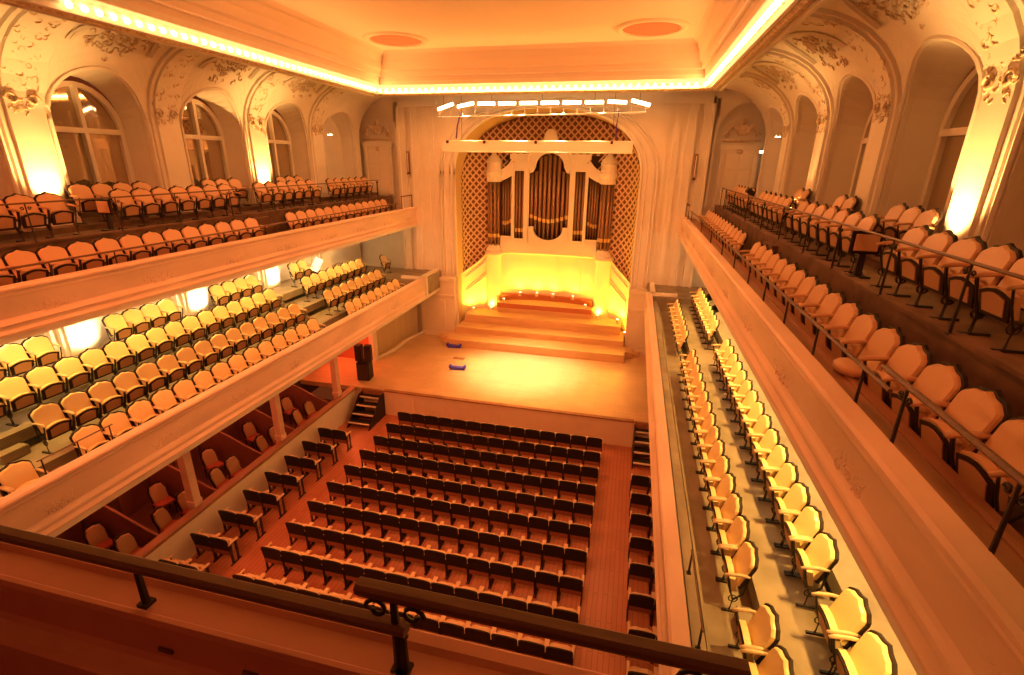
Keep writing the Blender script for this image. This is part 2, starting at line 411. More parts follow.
for s,nm in ((-1,'left'),(1,'right')):
    # niche arch
    b=MB(); c=X(s,8.55)
    pr=[(c-1.2,7.9)]+[(c+1.2*-math.cos(PI*k/16),11.2+1.2*math.sin(PI*k/16)) for k in range(17)]+[(c+1.2,7.9)]
    vs=[];fs=[]
    for x,z in pr: vs+=[(x,23.75,z),(x,24.1,z),(x+(.0 if abs(x-c)<.2 else (.10 if x>c else -.10)),23.75,z+(.12 if z>11 else 0))]
    for i in range(len(pr)-1): fs+=[(3*i,3*i+1,3*i+4,3*i+3),(3*i,3*i+3,3*i+5,3*i+2)]
    b.add(vs,fs)
    # spandrel
    vs=[];fs=[]
    for x,z in pr[1:-1]: vs+=[(x,23.78,z),(x,23.78,12.7)]
    for i in range(16): fs.append((2*i,2*i+2,2*i+3,2*i+1))
    b.add(vs,fs); struct('wall_niche_'+nm,b,PL)
    d=MB(); dx=c-.15*s
    d.box(dx-.62,dx+.62,23.98,24.12,8.2,10.6); o=d.build('door_%d'%(1 if s<0 else 2),DADO); o['kind']='structure'
    q=MB()
    for z0,z1 in ((8.35,9.0),(9.1,9.7),(9.8,10.4)):
        for xa,xb in ((dx-.52,dx-.06),(dx+.06,dx+.52)):
            q.box(xa,xb,23.955,23.985,z0,z1,.012)
    q.build('door_panel',DADO,o)
    q=MB(); q.box(dx-.75,dx-.62,23.92,24.1,8.2,10.75); q.box(dx+.62,dx+.75,23.92,24.1,8.2,10.75); q.box(dx-.8,dx+.8,23.9,24.1,10.6,10.78); q.build('door_frame',PL,o)
    q=MB()   # crest over the door
    for sg in (-1,1):
        q.tube([(dx+sg*(.12+.55*t),23.98,11.15+.45*math.sin(PI*t)*(1-.3*t)) for t in [k/8 for k in range(9)]],.05,5)
        q.tube([(dx+sg*(.6+.13*math.cos(a)*(1-a/8)),23.97,11.15+.13*math.sin(a)*(1-a/8)) for a in [k*.6 for k in range(11)]],.03,5)
    q.ell((dx,23.98,11.35),(.3,.05,.2),12,6); q.ell((dx,23.96,11.7),(.13,.07,.15),8,5); q.ell((dx,23.98,10.5),(.14,.05,.1),8,5)
    q.tube([(dx-.75,23.98,10.95),(dx+.75,23.98,10.95)],.04,5)
    q.build('crest',ORN,o,True)
# ------------------------------------------------------------------ proscenium arch
XC=-4.2; HWp=4.35
def arch(dx,w=HWp,top=12.25,z0=9.3):
    t=min(1,abs(dx)/w); return z0+(top-z0)*(1-t**2.3)**(1/2.3)
NS=40
def acurve(w,top,zb=1.1):
    pts=[(-w,zb),(-w,4.5),(-w,8)]
    for k in range(NS+1):
        a=-PI/2+PI*k/NS; dx=w*math.sin(a); pts.append((dx,arch(dx,w,top)))
    return pts+[(w,8),(w,4.5),(w,zb)]
b=MB(); vs=[];fs=[]; cu=acurve(HWp,12.25)
for dx,z in cu: vs+=[(XC+dx,23.79,z),(XC+max(-5.2,min(5.2,dx*1.22)),23.79,13.1 if abs(dx)<HWp*.995 else z)]
for i in range(len(cu)-1): fs.append((2*i,2*i+2,2*i+3,2*i+1))
b.add(vs,fs)
# fill upper corners
for sg in (-1,1): b.box(XC+sg*5.0,XC+sg*5.6,23.815,23.95,4.0,13.1)
struct('wall_proscenium',b,PL)
b=MB()
for w,top,r,y in ((4.40,12.30,.07,23.76),(4.62,12.42,.05,23.77),(4.95,12.58,.05,23.77),(5.1,12.66,.06,23.76)):
    b.tube([(XC+dx,y,z) for dx,z in acurve(w,top,4.4)],r,6)
struct('trim_arch',b,PL,True)
def yb(dx): return 24.6+1.9*math.sqrt(max(0,1-(dx/HWp)**2))
# intrados
b=MB(); vs=[];fs=[]
for dx,z in cu: vs+=[(XC+dx,23.8,z),(XC+dx,yb(dx)+.05,z)]
for i in range(len(cu)-1): fs.append((2*i,2*i+1,2*i+3,2*i+2))
b.add(vs,fs); struct('wall_apse_reveal',b,mat('apse_plaster',(.62,.40,.25),.7))
# dark backing + lattice
b=MB(); vs=[];fs=[]
xs=[-HWp+2*HWp*(1-math.cos(PI*k/40))/2 for k in range(41)]
for dx in xs: vs+=[(XC+dx,yb(dx)+.04,1.1),(XC+dx,yb(dx)+.04,arch(dx)+.02)]
for i in range(40): fs.append((2*i,2*i+1,2*i+3,2*i+2))
b.add(vs,fs); struct('wall_apse',b,LATB)
# arc-length table for the lattice
tab=[(0,-HWp)]; st=0
for k in range(1,401):
    a=-HWp+2*HWp*(k-1)/400; c_=-HWp+2*HWp*k/400; st+=math.hypot(c_-a,yb(c_)-yb(a)); tab.append((st,c_))
def sx(sv):
    if sv<=0: return -HWp
    lo,hi=0,400
    while hi-lo>1:
        m=(lo+hi)//2
        if tab[m][0]<sv: lo=m
        else: hi=m
    a,b_=tab[lo],tab[hi]; t=(sv-a[0])/(b_[0]-a[0]+1e-9); return a[1]+(b_[1]-a[1])*min(1,t)
lt=MB(); sp=.36; Ltot=st
for sg in (-1,1):
    k=-50
    while k<80:
        seg=[]
        for q in range(0,100):
            z=4.4+q*.085; sv=k*sp+sg*(z-4.4)+(0 if sg>0 else 0)
            ok=0<sv<Ltot
            if ok:
                dx=sx(sv); ok=z<arch(dx)-.03 and not (abs(dx)<3.0 and z<9.3)
            if ok: seg.append((XC+dx,yb(dx)-.01,z))
            if (not ok or q==99) and len(seg)>1:
                P=seg
                vs=[];fs=[]
                for p in P: vs+=[(p[0],p[1],p[2]-.055),(p[0],p[1],p[2]+.055)]
                for i in range(len(P)-1): fs.append((2*i,2*i+1,2*i+3,2*i+2))
                lt.add(vs,fs); seg=[]
            elif not ok: seg=[]
        k+=1
o=lt.build('lattice_screen',LAT); tag(o,'curved diamond lattice grille lining the apse behind the organ','lattice')
sm=o.modifiers.new('s','SOLIDIFY'); sm.thickness=.03
# wainscot of the apse
b=MB(); vs=[];fs=[]
def wt(dx):
    a=abs(dx)
    return 5.35 if a<3.3 else 5.35-.95*((a-3.3)/1.05)**.8
for dx in xs:
    y=yb(dx)-.22; z=wt(dx); vs+=[(XC+dx,y,1.1),(XC+dx,y,z-.1),(XC+dx,y-.08,z-.05),(XC+dx,y-.08,z),(XC+dx,y+.22,z+.02)]
for i in range(40):
    for q in range(4): fs.append((5*i+q,5*i+q+1,5*i+6+q,5*i+5+q))
b.add(vs,fs)
for zoff,r in ((-.35,.03),(-1.15,.05),(-1.0,.03)):
    for sg in (-1,1): b.tube([(XC+dx*sg,yb(dx)-.24,wt(dx)+zoff) for dx in [3.35+k*.1 for k in range(10)]],r,5)
for a in range(-2,3): 
    b.box(XC+a*1.1-.55+.02,XC+a*1.1-.55+.05,yb(a*1.1)-.25,yb(a*1.1)-.2,3.1,5.2)
struct('wall_apse_wainscot',b,DADO)
# side plinths with panels and moulding
b=MB()
for s in (-1,1):
    b.box(X(s,4.42),X(s,6.3),23.55,23.8,1.1,4.25)
    b.box(X(s,4.38),X(s,6.35),23.48,23.8,4.1,4.3,.03); b.box(X(s,4.38),X(s,6.35),23.5,23.8,3.25,3.4,.03)
    b.box(X(s,4.95),X(s,5.9),23.52,23.56,1.4,3.1); b.box(X(s,4.42),X(s,6.33),23.5,23.8,1.1,1.3)
struct('wall_plinths',b,WHT)
# ------------------------------------------------------------------ stage risers
def arcpoly(w,y0,yfac,n=20,off=0):
    pts=[]
    for k in range(n+1):
        a=PI*k/n; dx=w*math.cos(a); pts.append((XC+dx,y0+yfac*math.sin(a)))
    return pts
def slab(pts,z0,z1,name,m,parent):
    n=len(pts); b=MB(); b.add([(x,y,z0) for x,y in pts]+[(x,y,z1) for x,y in pts],[tuple(range(n))[::-1],tuple(range(n,2*n))]+[(i,(i+1)%n,n+(i+1)%n,n+i) for i in range(n)])
    return fixn(b.build(name,m,parent))
t=empty('choir_risers',(XC,22.1,1.1)); tag(t,'pale wooden stepped choir risers climbing to the curved wall under the organ','risers')
def lp(pts): return [(x-XC,y-22.1) for x,y in pts]
def tier(w,yf,depth,z0,z1,m,nm='tier'):
    pts=[(XC-w,yf),(XC+w,yf)]
    for k in range(21):
        a=PI*k/20; dx=w*math.cos(a); pts.append((XC+dx,min(yb(dx)-.25,yf+depth+ (yb(dx)-24.6)*.0+9) if abs(dx)<HWp-.01 else yf+depth))
    return slab(lp(pts),z0-1.1,z1-1.1,nm,m,t)
tier(4.3,23.2,1.0,1.1,1.8,STGR); 
b=MB(); b.box(-4.45,4.4,0,1.6,0,.4); b.box(-4.45,4.4,-.02,.04,.37,.41); b.build('tier',STGR,t)
b=MB(); b.box(-4.9,-4.45,.55,1.4,0,.3); b.box(-5.2,-4.9,.95,1.4,0,.2); b.box(4.4,4.75,.75,1.4,0,.3);b.box(4.75,5.05,1.0,1.4,0,.18); b.build('side_step',STGR,t)
def tierc(w,y0,bulge,z0,z1,m):
    pts=[]
    for k in range(25):
        dx=-w+2*w*k/24; pts.append((XC+dx,y0+ (0)))
    back=[(XC+dx,min(yb(dx)-.23,26.3)) for dx in [w-2*w*k/24 for k in range(25)]]
    return slab(lp([pts[0],pts[-1]]+back),z0-1.1,z1-1.1,'tier',m,t)
tierc(4.1,24.1,0,1.1,2.25,STGR)
tierc(2.55,25.0,0,2.2,2.75,STGR)
b=MB(); b.box(-2.56,2.56,2.88,2.9,1.40,1.655); b.build('riser_front',RISR,t)
b=MB(); vs=[];fs=[]
for k in range(21):
    dx=-2.5+5*k/20; y=25.35+.75*math.sqrt(max(0,1-(dx/2.6)**2)); vs+=[(dx,y-22.1,1.6),(dx,y-22.1,1.95),(dx,4.4,1.95)]
for i in range(20): fs+=[(3*i,3*i+3,3*i+4,3*i+1),(3*i+1,3*i+4,3*i+5,3*i+2)]
b.add(vs,fs); b.build('curved_step',RISR,t)
# columns beside the organ base
for s,nm in ((-1,'left'),(1,'right')):
    x=XC+s*2.95
    b=MB(); b.lathe([(.46,1.1),(.46,2.5),(.40,2.6),(.40,5.05),(.44,5.1),(.44,5.2),(.5,5.25),(.5,5.4),(0,5.4)],20,(x,25.75,0)); o=b.build('organ_pedestal',DADO,None,True)
    tag(o,'round pale column lit yellow under the %s organ tower'%nm,'column')
# ------------------------------------------------------------------ organ
G=empty('pipe_organ',(CX,25.7,5.4)); tag(G,'pipe organ in a carved pale case with rounded central pipe field and two side towers','organ')
Y=25.72
def og(b,name,m,smooth=False,parent=None):
    b.m=Matrix.Identity(4); o=b.build(name,m,parent or G,smooth); return o
def B():
    b=MB(); b.m=Matrix.Translation((-CX,-25.7,-5.4)); return b
b=B()
# case panels (plane with openings made from pieces)
y0,y1=Y,Y+.12
b.box(CX-2.55,CX+2.55,y0,y1+.5,5.4,6.02)
b.box(CX-2.55,CX-1.9,y0+.02,y1,5.98,6.25); b.box(CX+1.9,CX+2.55,y0+.02,y1,5.98,6.25)
for s in (-1,1):
    b.box(CX+s*1.03,CX+s*1.30,y0-.05,y1,6.0,10.0)      # stiles beside centre
    b.box(CX+s*1.80,CX+s*1.95,y0-.05,y1,6.0,9.95)
    b.box(CX+s*1.25,CX+s*1.85,y0,y1,9.55,10.1); b.box(CX+s*1.25,CX+s*1.85,y0,y1,6.0,6.15)
    # swan-neck shoulder to the tower
    pts=[(CX+s*1.9,10.2),(CX+s*1.9,9.35)]+[(CX+s*(1.9+.7*k/6),9.35-.35*math.sin(k/6*1.2)) for k in range(1,7)]+[(CX+s*2.6,9.6)]+[(CX+s*(2.6-.7*k/6),9.6+.6*(k/6)**2) for k in range(1,6)]
    b.prism(pts if s>0 else pts[::-1],y0-.02,y1)
    b.box(CX+s*1.0,CX+s*2.02,y0-.14,y1+.1,10.1,10.36); b.box(CX+s*1.05,CX+s*1.95,y0-.08,y1,10.0,10.12)
# head of central bay
top=[]
for k in range(17):
    a=PI-PI*k/16; top.append((CX+.72*math.cos(a),9.75+.66*math.sin(a)))
ring=[(CX-1.05,10.1),(CX-1.05,9.45),(CX-.85,9.5)]+top+[(CX+.85,9.5),(CX+1.05,9.45),(CX+1.05,10.1)]
ou=[(CX-1.05,10.6),(CX-1.06,9.44),(CX-1.0,9.44)]+[(CX+1.06*math.cos(PI-PI*k/16),9.9+.85*math.sin(PI-PI*k/16)) for k in range(17)]+[(CX+1.0,9.44),(CX+1.06,9.44),(CX+1.05,10.6)]
vs=[];fs=[]
for (a,c_),(d,e) in zip(ring,ou): vs+=[(a,y0-.06,c_),(d,y0-.06,e),(a,y1,c_)]
for i in range(len(ring)-1): fs+=[(3*i,3*i+1,3*i+4,3*i+3),(3*i,3*i+3,3*i+5,3*i+2)]
b.add(vs,fs)
# lower round of the central bay
vs=[];fs=[]
for k in range(17):
    a=PI+PI*k/16; vs+=[(CX+.78*math.cos(a),y0-.06,6.75+.62*math.sin(a)),(CX+1.06*math.cos(a),y0-.06,5.98 if 3<k<13 else 6.75+.75*math.sin(a)),(CX+.78*math.cos(a),y1,6.75+.62*math.sin(a))]
for i in range(16): fs+=[(3*i,3*i+1,3*i+4,3*i+3),(3*i,3*i+3,3*i+5,3*i+2)]
b.add(vs,fs)
b.box(CX-1.06,CX-.76,y0-.05,y1,6.0,6.8); b.box(CX+.76,CX+1.06,y0-.05,y1,6.0,6.8)
b.tube([(CX+1.1*math.cos(PI-PI*k/16),y0-.1,9.95+.85*math.sin(PI-PI*k/16)) for k in range(17)],.07,6)
og(b,'case',PL)
for s in (-1,1):
    c=(CX+s*2.9,Y+.1,0)
    b=B(); b.lathe([(0,5.4),(.46,5.4),(.46,5.5),(.36,5.62),(.30,5.75),(.0,5.8)],14,c); og(b,'tower_base',PL); b=B()
    b.lathe([(0,8.95),(.40,9.0),(.40,9.25),(.47,9.35),(.47,9.5),(.40,9.55),(.38,9.9),(.42,9.95),(.30,10.15),(.14,10.3),(.06,10.45),(0,10.5)],14,c)
    og(b,'tower_cap',PL,False)
b=B()
for k in range(9):   # shell finial
    a=PI*k/8; b.ell((CX+.28*math.cos(a),Y,10.95+.36*math.sin(a)),(.1,.1,.16),8,5)
b.ell((CX,Y-.02,11.1),(.34,.14,.42),12,7); b.ell((CX,Y,10.75),(.6,.15,.14),12,5)
for s in (-1,1): b.tube([(CX+s*(.3+.35*t),Y,10.75-.25*t+.12*math.sin(t*6)) for t in [k/10 for k in range(11)]],.07,6)
og(b,'finial',PL,True)
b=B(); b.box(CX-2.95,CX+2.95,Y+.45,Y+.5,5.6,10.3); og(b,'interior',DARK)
def pipe(x,y,r,zb,zm,zt,par=None):
    p=B(); p.lathe([(0,zb),(r*.4,zb+.01),(r*.95,zm-.06),(r,zm+.02)],8,(x,y,0)); p.lathe([(r,zm+.16),(r,zt),(r*.8,zt),(r*.8,zt-.1)],8,(x,y,0))
    o=og(p,'pipe',PIPE,True)
    q=B(); q.lathe([(r*1.04,zm-.02),(r*1.06,zm+.07),(r*1.04,zm+.17)],8,(x,y,0)); og(q,'pipe_mouth',GOLD,True,o)
for k in range(9):
    x=(k-4)/4*.92; a=abs(k-4)/4
    pipe(CX+x,Y+.22-.12*(1-a*a),.098,6.15+.45*a**2,7.02+.22*a**1.5,10.3-.15*a-(.65 if a>.74 else 0))
for s in (-1,1):
    for q in (-.17,0,.17): pipe(CX+s*1.55+q,Y+.2,.075,6.1,6.5,9.55)
    for q in range(4): pipe(CX+s*2.9+.27*math.cos(-PI*(.14+.24*q)),Y+.1+.27*math.sin(-PI*(.14+.24*q)),.085,5.75,6.2,9.05)
    for q in range(4):
        t_=q/3; pipe(CX+s*(2.05+.4*t_),Y+.25,.06,6.25,6.95-.12*math.sin(t_*2) if s else 0,9.3-.25*t_)
# ------------------------------------------------------------------ organ uplights
def uplight(x,y,z,aim,pw,label):
    t=empty('stage_uplight',(x,y,z)); tag(t,label,'uplight','small uplights along the curved wall')
    MB().lathe([(0,0),(.09,0),(.09,.03),(.06,.05),(.075,.12),(.08,.2),(.065,.2),(.065,.16)],10).build('housing',METW,t)
    MB().lathe([(.001,.17),(.064,.17)],10).build('lens',LAMPW,t)
    light('SPOT',(x,y,z+.23),pw*.42,(1,.60,.03),.05,aim,168,.8,name='uplight_beam')
ups=[(-8.62,24.05,1.8,430),(-8.02,24.75,2.25,330),(-7.12,25.15,2.25,560),(-6.45,25.25,2.75,130),(-5.65,25.7,3.05,230),(-4.75,25.85,3.05,230),(-3.85,25.85,3.05,230),(-2.75,25.7,3.05,230),(-2.02,25.25,2.75,130),(-1.35,25.15,2.25,560),(-.30,24.75,2.25,330),(.12,24.1,1.8,430)]
un=['leftmost uplight at the foot of the left plinth, lowest of the row','uplight left of the left organ column, under the sloping wall','uplight at the foot of the left organ column','uplight in the inner corner right of the left organ column']+['uplight on the top curved step, %s from the left'%ORD[i] for i in (1,2,3,4)]+['uplight in the inner corner left of the right organ column','uplight at the foot of the right organ column','uplight right of the right organ column, under the sloping wall','rightmost uplight at the foot of the right plinth']
for (x,y,z,p),l in zip(ups,un):
    uplight(x,y,z,(x+(x-XC)*.06,y+.55,z+2.2),p,'small glowing '+l)
# ------------------------------------------------------------------ lighting trusses over the stage
t=empty('lighting_bar',(-4.35,22.5,11.9)); tag(t,'upper hanging lighting bar with ten glowing flood lamps over the stage','lighting bar')
b=MB()
for dy in (-.15,.15): b.tube([(-4.4,dy,-.1),(4.45,dy,.03)],.025,5)
b.tube([(-4.4,0,.28),(4.45,0,.30)],.018,5)
for k in range(17): x=-4.4+8.85*k/16; b.tube([(x,-.15,-.1+.13*k/16),(x,0,.29),(x,.15,-.1+.13*k/16)],.012,4)
b.build('bar',METW,t)
for k in range(10):
    x=-4.05+k*.92; z=.36+ (-.10 if k in(0,) else 0)+(-.04 if k in (1,9) else 0)
    tilt={0:-.30,1:-.18,8:.06,9:.25}.get(k,0)
    b=MB(); b.m=Matrix.Translation((x,-.12,z))@Matrix.Rotation(tilt,4,'Y')@Matrix.Rotation(-.25,4,'X')
    b.box(-.40,.40,-.02,.22,-.02,.12,.02); o=b.build('flood_lamp',METW,t)
    b2=MB(); b2.m=b.m.copy(); b2.box(-.37,.37,-.05,-.022,-.01,.11); b2.build('lamp_face',LAMPW,o)
b=MB()
for x in (-4.2,-2,0.2,2.4,4.2): b.tube([(x,0,.3),(x,0,1.15)],.008,4)
b.build('suspension_wire',IRON,t)
for x0,x1 in ((-3.40,-3.61),(3.41,3.37)):
    b=MB(); b.tube([(x0,-.1,.08),((x0+x1)/2-.04,-.12,-.5),(x1,-.1,-.98)],.035,6); b.build('cable',PURP,t,True)
t=empty('lighting_truss',(-4.43,22.5,10.6)); tag(t,'lower pale box truss hanging in front of the organ top','truss')
b=MB()
for dy in (-.2,.2):
    for z in (-.22,.22): b.tube([(-4.15,dy,z),(4.15,dy,z)],.03,5)
for k in range(25):
    x=-4.15+8.3*k/24; b.tube([(x,-.2,-.22),(x,-.2,.22),(x,.2,.22),(x,.2,-.22)],.015,4)
b.box(-4.15,4.15,-.21,-.19,-.2,.2); b.build('frame',PL,t)
b=MB()
for x in (-3.9,-2.2,.1,3.3): b.box(x-.05,x+.05,-.28,-.2,.12,.24)
b.build('clamp',DARK,t)
b=MB()
for x in (-3.3,3.3): b.tube([(x,0,.22),(x,0,2.45)],.008,4)
b.build('suspension_wire',IRON,t)
# ------------------------------------------------------------------ upper balconies
def ring_slab(s,u0,u1,z0,z1,y0,y1): 
    b=MB(); b.box(X(s,u0),X(s,u1),y0,y1,z0,z1); return b
def fascia(s,u,zt,zb,ya,yb_,th,flip=1):
    # profiled parapet, path along y; d outward (towards hall)
    prof=[(-.22,zt-.9),(-.22,zt-.05),(-.20,zt),(.0,zt),(.03,zt-.03),(.03,zt-.07),(-.02,zt-.1),(-.03,zt-.14),(-.02,zt-.16),(-.03,zt-.2),(-.05,zb+.28),(-.03,zb+.24),(.0,zb+.2),(.01,zb+.17),(-.03,zb+.15),(-.02,zb+.1),(.04,zb+.04),(.04,zb),(-.05,zb-.02),(-.4,zb-.02)]
    prof=[(u-d,z) for d,z in prof]
    b=MB(); m=len(prof); vs=[];fs=[]
    for y in (ya,yb_):
        for d,z in prof: vs.append((X(s,d),y,z))
    for k in range(m-1): fs.append((k,k+1,m+k+1,m+k))
    fs.append(tuple(range(m))); fs.append(tuple(range(m,2*m)))
    b.add(vs,fs); return b
def scroll_relief(s,u,y,z,parent,m,sc=1):
    r=MB(); rnd=random.Random(int(y*31)+5)
    for k in range(22):
        a=rnd.uniform(0,6.28); q=rnd.random()**.6
        dy=.42*sc*q*math.cos(a); dz=.20*sc*q*math.sin(a); rr=rnd.uniform(.04,.10)
        curl(r,(X(s,u+.048),y+dy,z+dz),(0,0,1),rr,.012,rnd.uniform(0,6.28))
        curl(r,(X(s,u+.048),y-dy,z+dz),(0,0,1),rr,.012,rnd.uniform(0,6.28))
    return r.build('relief',m,parent,True)
for s,nm in ((-1,'left'),(1,'right')):
    f=fixn(fascia(s,6.35,7.8,6.97,.9,23.7,.2).build('wall_upper_balcony_front_'+nm,FAS)); f['kind']='structure'
    for k in range(10): scroll_relief(s,6.35,2.2+k*2.3,7.40,f,FAS,1.05)
    b=MB(); b.box(X(s,6.57),X(s,6.95),.9,23.75,7.62,7.70); b.box(X(s,6.80),X(s,6.86),.9,23.75,7.35,7.72); struct('trim_ledge_'+nm,b,RW)
    b=MB(); b.box(X(s,6.40),X(s,7.75),.9,23.78,7.15,7.35); b.box(X(s,7.72),X(s,9.85),.9,23.78,8.12,8.30); b.box(X(s,7.70),X(s,7.80),.9,23.78,7.2,8.30)
    b.box(X(s,8.5),X(s,10.2),.9,23.78,8.25,8.42); b.box(X(s,7.66),X(s,7.84),.9,23.78,8.27,8.32)
    struct('floor_upper_'+nm,b,CARP)
    b=MB(); b.box(X(s,6.35),X(s,10.4),.9,23.8,6.84,6.97); struct('ceiling_under_upper_'+nm,b,PL)
    # dark steps in the aisle gap
    t=empty('aisle_steps',(X(s,7.4),14.1 if s<0 else 13.4,7.35)); tag(t,'dark carpeted steps in the gap of the %s upper balcony'%nm,'steps')
    for k in range(3):
        b=MB(); b.box(-.32+.0,.32,-.4,.4,.3*k,.3*k+.3) if False else b.box((s*(-.25+.2*k)),s*.32,-.42,.42,.28*k,.28*k+.26,.01); b.build('step',BOXD,t)
# ---- rails
def scrolls(p,ax,r,par):
    for sg in (-1,1):
        b=MB(); b.tube([tuple(Vector(p)+Vector(ax)*(sg*(.03+r+r*math.cos(a)*(1-a/10)))+Vector((0,0,-.09-r*.4+r*math.sin(a)*(1-a/10)))) for a in [k*.6 for k in range(12)]],.011,5); b.build('scroll',IRON,par,True)
def rail(name,label,pts,foot,posts,r=.022,scr=False,flat=False,group=None):
    """pts: two ends of handrail; foot z; posts: parameters"""
    A,B_=Vector(pts[0]),Vector(pts[1]); d=(B_-A); t=empty(name,(A.x,A.y,foot)); tag(t,label,'railing',group)
    off=Vector((A.x,A.y,foot)); ax=d.normalized()
    h=MB()
    if flat:
        w=Vector((-ax.y,ax.x,0))*.036
        vs=[]
        for P in (A,B_):
            for a_,z in ((-1,-.012),(-1,.012),(-.6,.026),(.6,.026),(1,.012),(1,-.012),(.7,-.03),(-.7,-.03)): vs.append(P-off+w*a_+Vector((0,0,z)))
        h.add(vs,[(i,(i+1)%8,8+(i+1)%8,8+i) for i in range(8)]+[tuple(range(8)),tuple(range(8,16))[::-1]])
    else: h.tube([A-off,B_-off],r,6)
    h.build('handrail',RAIL,t)
    if flat:
        q=MB(); q.tube([A-off-Vector((0,0,.05)),B_-off-Vector((0,0,.05))],.012,4); q.build('under_bar',IRON,t)
    for p in posts:
        P=A+d*p-off; q=MB(); q.tube([(P.x,P.y,0),(P.x,P.y,P.z)],[.022 if flat else .017,.016 if flat else .013],6)
        q.box(P.x-.03,P.x+.03,P.y-.03,P.y+.03,0,.02)
        o=q.build('post',IRON,t)
        if scr: scrolls(P,ax,.055 if flat else .035,o)
    return t
for s,nm in ((-1,'left'),(1,'right')):
    if s>0:
        rail('balcony_rail','low thin rail on the right upper balcony front, from the second seat onwards',[(X(s,6.56),4.55,8.16),(X(s,6.56),22.0,8.16)],7.70,[.03,.105,.18,.255,.33,.42,.52,.64,.78,.98])
        rail('balcony_rail','higher scrolled rail on the right upper balcony front nearest the camera',[(X(s,6.56),1.6,8.31),(X(s,6.56),4.75,8.31)],7.70,[.15,.45,.86],.026,True)
    else:
        rail('balcony_rail','thin dark rail along the left upper balcony front',[(X(s,6.56),1.6,8.07),(X(s,6.56),22.0,8.07)],7.70,[.08,.17,.267,.33,.4,.48,.56,.66,.78,.99])
    rail('balcony_rail','short raised rail at the stage end of the %s upper balcony front'%nm,[(X(s,6.5),22.3,8.36),(X(s,6.5),23.5,8.36)],7.80,[.02,.98],.03)
    t=rail('balcony_rail','dark rail with slender posts before the raised second row, %s upper balcony'%nm,[(X(s,7.68),1.2,9.08),(X(s,7.68),22.4,9.08)],8.30,[.09,.135,.226,.305,.393,.47,.56,.65,.75,.86,.95,.995],.02,True)
    q=MB(); q.tube([(0,21.2,.78),(s*.25,21.5,.7),(s*.3,21.6,0)],.015,5); q.build('end_post',IRON,t)
# ------------------------------------------------------------------ lower balconies
for s,nm in ((-1,'left'),(1,'right')):
    f=fixn(fascia(s,5.15,4.72,3.78,.9,21.6,.2).build('wall_lower_balcony_front_'+nm,FAS)); f['kind']='structure'
    for k in range(9): scroll_relief(s,5.15,3.0+k*2.2,4.3,f,FAS,1.0)
    b=MB()
    for u0,u1,z in ((5.3,6.45,3.98),(6.4,7.4,4.36),(7.35,8.35,4.77),(8.3,9.9,5.16)):
        b.box(X(s,u0),X(s,u1),.9,21.6,z-.25,z)
    b.box(X(s,5.2),X(s,9.9),21.4,23.78,3.75,4.6)
    struct('floor_lower_'+nm,b,TIER)
    b=MB(); b.box(X(s,5.36),X(s,5.60),.9,21.6,4.34,4.42); b.box(X(s,5.36),X(s,5.44),.9,21.6,4.1,4.42); b.box(X(s,5.64),X(s,5.68),.9,21.6,3.98,4.3); struct('trim_lower_ledge_'+nm,b,TIER)
    b=MB(); b.box(X(s,5.1),X(s,6.4),21.55,21.75,3.75,4.72); b.box(X(s,5.3),X(s,5.5),21.6,23.7,3.75,4.72); struct('wall_lower_end_'+nm,b,PL)
    b=MB(); b.box(X(s,5.2),X(s,9.9),.9,23.7,3.62,3.78); struct('ceiling_under_lower_'+nm,b,PL)
    b=MB(); b.box(X(s,9.75),X(s,9.95),.9,23.8,3.8,6.9)
    for y in (1.85,5.5,9.15,12.8,16.45,20.1):
        b.box(X(s,9.45),X(s,9.8),y-.45,y+.45,5.1,6.86); b.box(X(s,9.38),X(s,9.8),y-.36,y+.36,5.1,6.86); b.box(X(s,9.55),X(s,9.8),y-.6,y+.6,5.1,6.86)
    struct('wall_lower_'+nm,b,PL)
    # aisle steps between the seat blocks
    for ya,yl in ((14.98,'stage-end'),(5.85 if s<0 else 5.63,'near')):
        t=empty('aisle_steps',(X(s,5.9),ya,3.98)); tag(t,'pale low steps in the %s aisle of the %s lower balcony'%(yl,nm),'steps')
        for k,(u,z) in enumerate(((6.15,.19),(7.1,.57),(8.05,.98))):
            b=MB(); b.box(s*(u-5.9),s*(u-5.9+.3),-.24,.24,z-.19,z,.01); b.build('step',TIER,t)
rail('balcony_rail','short low rail on thin struts before the near gap, left lower balcony',[(X(-1,5.5),5.25,4.95),(X(-1,5.5),6.6,4.95)],4.42,[.05,.5,.95],.012)
rail('balcony_rail','short low rail on thin struts along the right lower balcony ledge',[(X(1,5.5),4.75,4.78),(X(1,5.5),6.1,4.78)],4.42,[.05,.95],.012)
